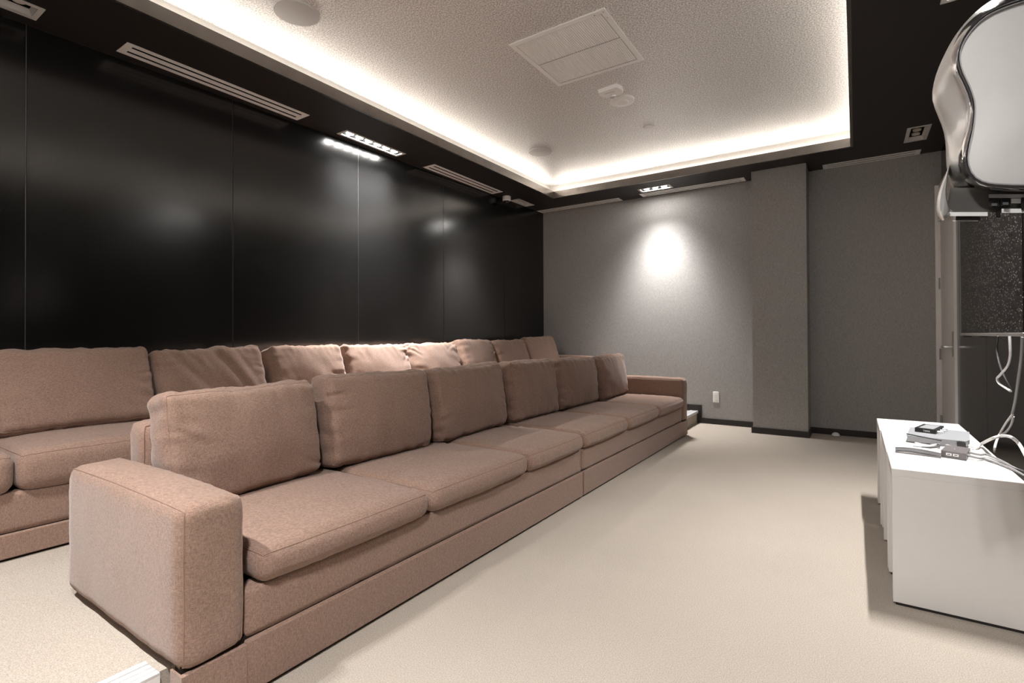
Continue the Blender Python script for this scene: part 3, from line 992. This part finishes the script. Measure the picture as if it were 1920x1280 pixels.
# grey set-top box
t = thing('set_top_box', (0.335, 3.44, ZT), 'flat grey electronics box with cables on the white table', 'electronics')
slab_quad('case', 'grey', [(0.214, 3.275), (0.43, 3.245), (0.452, 3.30), (0.487, 3.56), (0.31, 3.60), (0.25, 3.56)], ZT + 0.004, ZT + 0.03, t)
slab_quad('lid', 'grey', [(0.210, 3.271), (0.434, 3.240), (0.456, 3.30), (0.491, 3.564), (0.308, 3.604), (0.246, 3.564)], ZT + 0.03, ZT + 0.034, t)
slab_quad('connector', 'devblack', [(0.40, 3.235), (0.432, 3.231), (0.434, 3.245), (0.402, 3.249)], ZT + 0.008, ZT + 0.026, t)
# black box on top of it
t = thing('splitter_box', (0.31, 3.47, ZT + 0.034), 'small black box with white lettering lying on the grey box', 'electronics')
slab_quad('case', 'devblack', [(0.255, 3.42), (0.337, 3.385), (0.388, 3.56), (0.306, 3.585)], ZT + 0.034, ZT + 0.056, t)
slab_quad('label', 'grey', [(0.272, 3.43), (0.330, 3.405), (0.372, 3.545), (0.315, 3.565)], ZT + 0.056, ZT + 0.0565, t)
fc = bpy.data.curves.new('lettering', 'FONT')
fc.body = 'TERK'
fc.size = 0.013
fc.extrude = 0.0003
fc.align_x = 'CENTER'
fc.materials.append(M['grille'])
ftmp = bpy.data.objects.new('lettering_curve', fc)
COL.objects.link(ftmp)
fme = bpy.data.meshes.new_from_object(ftmp.evaluated_get(bpy.context.evaluated_depsgraph_get()))
bpy.data.objects.remove(ftmp)
fo = bpy.data.objects.new('lettering', fme)
COL.objects.link(fo)
fo.parent = t
fd = Vector((0.337 - 0.255, 3.385 - 3.42, 0)).normalized()
nn_ = Vector((fd.y, -fd.x, 0))
lp = Vector((0.302, 3.40, ZT + 0.0405)) + nn_ * 0.0012
rot = frame_matrix((0, 0, 0), fd, (0, 0, 1), nn_)
fo.matrix_local = Matrix.Translation(lp - Vector((0.31, 3.47, ZT + 0.034))) @ rot
for k, (cx, cy) in enumerate(((0.345, 3.40), (0.362, 3.46), (0.378, 3.52))):
    MB().lathe((cx, cy, ZT + 0.045), [(0.005, 0), (0.005, 0.022)], 10, axis=0).build('jack', 'alu', t)
# hub
t = thing('usb_hub', (0.365, 3.06, ZT), 'small dark grey hub with two white sockets on the white tables', 'electronics')
hp = [(0.312, 2.962), (0.392, 2.925), (0.428, 3.085), (0.350, 3.115)]
slab_quad('case', 'dgrey', hp, ZT + 0.001, ZT + 0.030, t)
e0, e1 = Vector(hp[0] + (0,)), Vector(hp[1] + (0,))
ed_ = (e1 - e0).normalized()
en = Vector((ed_.y, -ed_.x, 0))
for k in (0.32, 0.60):
    c = e0 + (e1 - e0) * k
    xfm = frame_matrix((c.x, c.y, ZT + 0.017), ed_, (0, 0, 1), en)
    MB().box(-0.0095, 0.0095, -0.005, 0.005, -0.001, 0.0018, xf=lambda p: xfm @ p).build('socket', 'grille', t)
    MB().box(-0.006, 0.006, -0.0018, 0.0018, 0.0017, 0.0022, xf=lambda p: xfm @ p).build('socket_slot', 'devblack', t)
MB().lathe((0.366, 3.02, ZT + 0.03), [(0.003, 0), (0.003, 0.001)], 10).build('status_light', 'grille', t)
# ribbon strap left of the hub
rb = [(0.150, 2.975, ZT + 0.012), (0.19, 2.985, ZT + 0.013), (0.24, 2.98, ZT + 0.012), (0.28, 2.965, ZT + 0.010), (0.310, 2.945, ZT + 0.009)]
sp_ = smooth_path(rb, 6)
mb = MB()
for k in range(len(sp_) - 1):
    a_, b_ = sp_[k], sp_[k + 1]
    mb.add([(a_.x, a_.y, a_.z - 0.010), (b_.x, b_.y, b_.z - 0.010), (b_.x, b_.y, b_.z + 0.010), (a_.x, a_.y, a_.z + 0.010),
            (a_.x, a_.y + 0.006, a_.z - 0.010), (b_.x, b_.y + 0.006, b_.z - 0.010), (b_.x, b_.y + 0.006, b_.z + 0.010), (a_.x, a_.y + 0.006, a_.z + 0.010)],
           [(0, 1, 2, 3), (7, 6, 5, 4), (3, 2, 6, 7), (4, 5, 1, 0)])
t = thing('ribbon_strap', (0.23, 2.97, ZT), 'slim curved grey strip lying on the white tables left of the hub', 'tape')
mb.build('body', 'grey', t)
for dz in (-0.0085, 0.0085):
    MB().tube([(p.x, p.y - 0.001, p.z + dz) for p in sp_], 0.0022, 6).build('edge_strip', 'dgrey', t, smooth=True)
MB().tube(smooth_path([(0.148, 2.955, ZT + 0.003), (0.23, 2.945, ZT + 0.003), (0.308, 2.925, ZT + 0.003)], 6), 0.003, 6).build('lower_strip', 'dgrey', t, smooth=True)


def cable(mat, r, pts, lab, grp='loose cables', k=8):
    o = MB().tube(smooth_path(pts, k), r, 8).build('cable', mat, None, smooth=True)
    return tag(o, lab, 'cable', grp)


def px(pts, X):
    return [at(a, b, 0, X) for a, b in pts]


XC = 0.60
cable('cable_w', 0.0055, px([(1893, 630), (1894, 648), (1894, 668), (1889, 686), (1876, 702), (1870, 709), (1873, 718), (1884, 726), (1895, 733)], XC), 'white cable with a sharp bend hanging below the television')
cable('cable_d', 0.005, px([(1871, 630), (1869, 652), (1873, 678), (1883, 706), (1895, 731)], XC + 0.01), 'thin dark cable hanging below the television behind the bent white one')
cable('cable_g', 0.006, px([(1917, 632), (1915, 670), (1909, 715), (1904, 750), (1898, 777)], XC), 'long grey cable running down from the television to the white tables')
cable('cable_w', 0.005, px([(1899, 776), (1885, 795), (1873, 816)], XC) + px([(1866, 835), (1865, 847)], 0.535), 'left strand of the forked white cable behind the white tables')
cable('cable_w', 0.005, px([(1900, 781), (1896, 796), (1888, 808), (1879, 814)], XC + 0.022), 'right strand of the forked white cable behind the white tables')
arc = [Vector((0.445, 3.24, ZT + 0.016)), Vector((0.47, 3.23, ZT + 0.012))] + px([(1840, 832), (1860, 822)], 0.50) + px([(1878, 817), (1895, 819)], 0.53) + px([(1909, 830), (1920, 848), (1931, 872)], 0.56)
cable('cable_w', 0.0065, arc, 'thick white cable arching off the back of the white tables')
cable('cable_g', 0.005, [Vector((0.414, 3.03, ZT + 0.02)), Vector((0.45, 3.015, ZT + 0.016))] + [at(1850, 852, 2, ZT + 0.012), at(1878, 864, 2, ZT + 0.008), at(1900, 876, 2, ZT + 0.006), at(1921, 885, 2, ZT - 0.01)], 'upper of two grey cables leaving the hub')
cable('cable_g', 0.005, [Vector((0.402, 2.98, ZT + 0.014)), Vector((0.44, 2.965, ZT + 0.010))] + [at(1846, 860, 2, ZT + 0.006), at(1876, 870, 2, ZT + 0.006), at(1900, 880, 2, ZT + 0.006), at(1922, 893, 2, ZT - 0.004)], 'lower of two grey cables leaving the hub')
# clutter of thin leads in front of the grey box
rnd = random.Random(4)
leads = ((((1712, 836), (1735, 838), (1760, 836), (1790, 839)), 'cable_g', 'thin grey lead lying flat in front of the grey box'),
         (((1716, 829), (1740, 834), (1768, 832), (1800, 842)), 'cable_w', 'thin white lead slanting across the front of the grey box'),
         (((1725, 827), (1748, 828), (1762, 836), (1745, 839), (1722, 837)), 'cable_d', 'thin dark lead looped in front of the grey box'),
         (((1700, 813), (1720, 817), (1745, 822), (1765, 826)), 'cable_d', 'thin dark antenna lead lying over the grey box'))
for pts, mt, lab in leads:
    h_ = 0.040 if pts[0][1] < 820 else 0.008
    cable(mt, 0.0028, [at(a, b, 2, ZT + h_) for a, b in pts], lab, 'loose leads')

# ------------------------------------------------------------------ television
tv = thing('television', (0.67, 4.08, 1.085), 'large flat black television on the dark right wall', 'television')
ty0, ty1, tz0, tz1 = 3.25, 4.93, 1.088, 2.035
MB().box(0.645, 0.685, ty0, ty1, tz0, tz1, bev=0.004).build('case', 'tv', tv)
MB().box(0.638, 0.646, ty0 + 0.008, ty1 - 0.012, tz0 + 0.018, tz1 - 0.01).build('screen', 'screen', tv)
MB().box(0.634, 0.650, ty0, ty1, tz0 - 0.002, tz0 + 0.016, bev=0.002).build('bottom_rim', 'tv_rim', tv)
MB().box(0.637, 0.650, ty1 - 0.012, ty1, tz0 + 0.016, tz1, bev=0.002).build('side_rim', 'tv_rim', tv)
MB().box(0.637, 0.650, ty0, ty1, tz1 - 0.008, tz1 + 0.002, bev=0.002).build('top_rim', 'tv', tv)
MB().box(0.655, 0.70, ty1, ty1 + 0.055, tz0 - 0.012, tz0 + 0.12, bev=0.004).build('side_bracket', 'tv', tv)
MB().box(0.684, XR, 3.8, 4.4, 1.35, 1.75).build('wall_mount', 'tv', tv)

# ------------------------------------------------------------------ projector hanging close to the camera
D0 = 1.10
XM = 1978.0        # middle of the body, beyond the picture edge


def P(x, y, d):
    return Vector((0, 0, H)) + ray(x, y) * (D0 + d)


def closed_outline(left):
    """left: points from top middle to bottom middle down the left side; mirrored about XM."""
    sp = smooth_path([Vector((a, b, 0)) for a, b in left], 5)
    pts = [(p.x, p.y) for p in sp]
    return pts + [(2 * XM - a, b) for a, b in reversed(pts[1:-1])]


def loft(loops, cap0=True, cap1=True):
    n = len(loops[0])
    mb = MB()
    vs = [p for lp in loops for p in lp]
    fs = []
    for i in range(len(loops) - 1):
        for k in range(n):
            l = (k + 1) % n
            fs.append((i * n + k, (i + 1) * n + k, (i + 1) * n + l, i * n + l))
    if cap0:
        c = sum((p for p in loops[0]), Vector()) / n
        vs.append(c)
        fs += [(k, (k + 1) % n, len(vs) - 1) for k in range(n)]
    if cap1:
        c = sum((p for p in loops[-1]), Vector()) / n
        vs.append(c)
        o = (len(loops) - 1) * n
        fs += [(o + (k + 1) % n, o + k, len(vs) - 1) for k in range(n)]
    return mb.add(vs, fs)


face = [(XM, 0), (1935, 1), (1890, 14), (1850, 32), (1822, 58), (1806, 84), (1801, 108), (1807, 134), (1821, 164), (1830, 196), (1827, 238), (1819, 276), (1817, 302), (1826, 326), (1848, 340), (1885, 344), (1930, 345), (XM, 345)]
bez = [(XM, -14), (1935, -12), (1884, 0), (1840, 22), (1806, 52), (1787, 86), (1782, 112), (1787, 138), (1800, 166), (1811, 196), (1810, 238), (1800, 276), (1796, 306), (1805, 334), (1830, 356), (1880, 363), (1930, 364), (XM, 364)]
body = [(XM, -26), (1935, -24), (1880, -10), (1832, 20), (1794, 62), (1768, 108), (1752, 150), (1748, 186), (1757, 214), (1768, 242), (1773, 270), (1774, 300), (1778, 330), (1800, 362), (1870, 374), (1930, 375), (XM, 375)]
face += []
nmax = 18


def norm(pts, n=90):
    o = closed_outline(pts)
    # resample by arc length so that all outlines share a vertex count
    m = len(o)
    L = [0]
    for k in range(m):
        a, b = o[k], o[(k + 1) % m]
        L.append(L[-1] + math.hypot(b[0] - a[0], b[1] - a[1]))
    out, j = [], 0
    for k in range(n):
        s = L[-1] * k / n
        while L[j + 1] < s:
            j += 1
        t_ = (s - L[j]) / max(1e-9, L[j + 1] - L[j])
        a, b = o[j], o[(j + 1) % m]
        out.append((a[0] + (b[0] - a[0]) * t_, a[1] + (b[1] - a[1]) * t_))
    return out


fo_, bo_, ho_ = norm(face), norm(bez), norm(body)
base = P(XM, 405, 0.12)
pj = thing('projector', tuple(base), 'silver and white projector hanging in the upper right corner, close to the camera', 'projector')


def mixo(a, b, t):
    return [(p[0] + (q[0] - p[0]) * t, p[1] + (q[1] - p[1]) * t) for p, q in zip(a, b)]


loops = [[P(x, y, 0.006) for x, y in fo_]]
cen = (XM, 172)
inner = [[P(cen[0] + (x - cen[0]) * s, cen[1] + (y - cen[1]) * s, 0.006 - 0.012 * (1 - s * s)) for x, y in fo_] for s in (0.1, 0.4, 0.7, 0.9, 1.0)]
loft(inner, True, False).build('front_panel', 'pwhite', pj, smooth=True, sharp=50)
bl = []
for k in range(9):
    t_ = k / 8
    bl.append([P(x, y, 0.005 - 0.016 * math.sin(math.pi * t_ * 0.75) + 0.056 * t_ * t_) for x, y in mixo(fo_, bo_, t_)])
loft(bl, False, False).build('bezel', 'chrome', pj, smooth=True, sharp=60)
hl = [[P(x, y, 0.05) for x, y in bo_]]
for k in range(1, 9):
    t_ = k / 8
    hl.append([P(x, y, 0.05 + 0.10 * t_) for x, y in mixo(bo_, ho_, math.sin(t_ * math.pi / 2))])
for s, dd in ((0.99, 0.18), (0.94, 0.215), (0.8, 0.24)):
    hl.append([P(cen[0] + (x - cen[0]) * s, cen[1] + (y - cen[1]) * s, dd) for x, y in ho_])
loft(hl, False, True).build('shell', 'silver', pj, smooth=True, sharp=60)
# lower tray with feet, white strip and dark sockets
lt = [P(x, y, d) for d in (0.035, 0.20) for x, y in ((1782, 352), (1776, 388), (1790, 398), (2180, 398), (2190, 352))]
mb = MB().add(lt, [(0, 1, 2, 3, 4), (9, 8, 7, 6, 5), (0, 5, 6, 1), (1, 6, 7, 2), (2, 7, 8, 3), (3, 8, 9, 4), (4, 9, 5, 0)])
mb.build('lower_tray', 'tray', pj)
foot = [(1781, 309), (1770, 334), (1760, 360), (1755.5, 388), (1759, 405), (1768, 413.5), (1777, 408), (1781, 396), (1777, 380), (1774, 355), (1778, 330)]
for mir in (False, True):
    q = [((2 * XM - a) if mir else a, b) for a, b in foot]
    if mir:
        q = q[::-1]
    q = [(p.x, p.y) for p in smooth_path([Vector((a, b, 0)) for a, b in q + q[:1]], 4)[:-1]]
    qc = (sum(a for a, b in q) / len(q), sum(b for a, b in q) / len(q))
    lps = []
    for sc_, dd in ((0.55, 0.016), (0.82, 0.020), (0.95, 0.028), (1.0, 0.042), (1.0, 0.11), (0.9, 0.13)):
        lps.append([P(qc[0] + (a - qc[0]) * sc_, qc[1] + (b - qc[1]) * (0.5 + 0.5 * sc_), dd) for a, b in q])
    loft(lps, True, True).build('foot', 'silver', pj, smooth=True, sharp=60)


def pbox(name, mat, x0, x1, y0, y1, d0, d1):
    vs = [P(x, y, d) for d in (d0, d1) for y in (y0, y1) for x in (x0, x1)]
    fs = [(0, 1, 3, 2), (4, 6, 7, 5), (0, 4, 5, 1), (2, 3, 7, 6), (0, 2, 6, 4), (1, 5, 7, 3)]
    return MB().add(vs, fs).build(name, mat, pj)


pbox('white_strip', 'grille', 1779, 1852, 397.5, 405, 0.03, 0.19)
pbox('dark_vent', 'devblack', 1792, 1838, 405, 413, 0.034, 0.18)
pbox('vent_lip', 'grille', 1786, 1834, 413, 414.6, 0.036, 0.17)
pbox('socket', 'devblack', 1854, 1874, 371, 388, 0.022, 0.06)
pbox('socket', 'devblack', 1876, 1894, 371, 386, 0.022, 0.06)
pbox('plug', 'alu', 1859, 1870, 381, 386, 0.014, 0.03)
pbox('plug', 'alu', 1880, 1891, 379, 384, 0.014, 0.03)
pbox('white_label', 'grille', 1896, 1914, 372, 381, 0.026, 0.06)
pbox('socket', 'devblack', 1915, 1930, 370, 393, 0.02, 0.06)
pbox('white_strip', 'grille', 1878, 1960, 391, 399, 0.024, 0.15)
pbox('latch', 'devblack', 1867, 1876, 394, 408, 0.022, 0.12)
pbox('upper_lip', 'grille', 1854, 2100, 364, 371, 0.03, 0.08)
top = P(XM, -20, 0.12)
MB().tube([top, (top.x, top.y, ZS + 0.001)], 0.022, 16).build('drop_pole', 'grille', pj, smooth=True)
MB().lathe((top.x, top.y, ZS), [(0.07, 0), (0.07, 0.012), (0.03, 0.03)], 24, flip=-1).build('ceiling_plate', 'grille', pj)
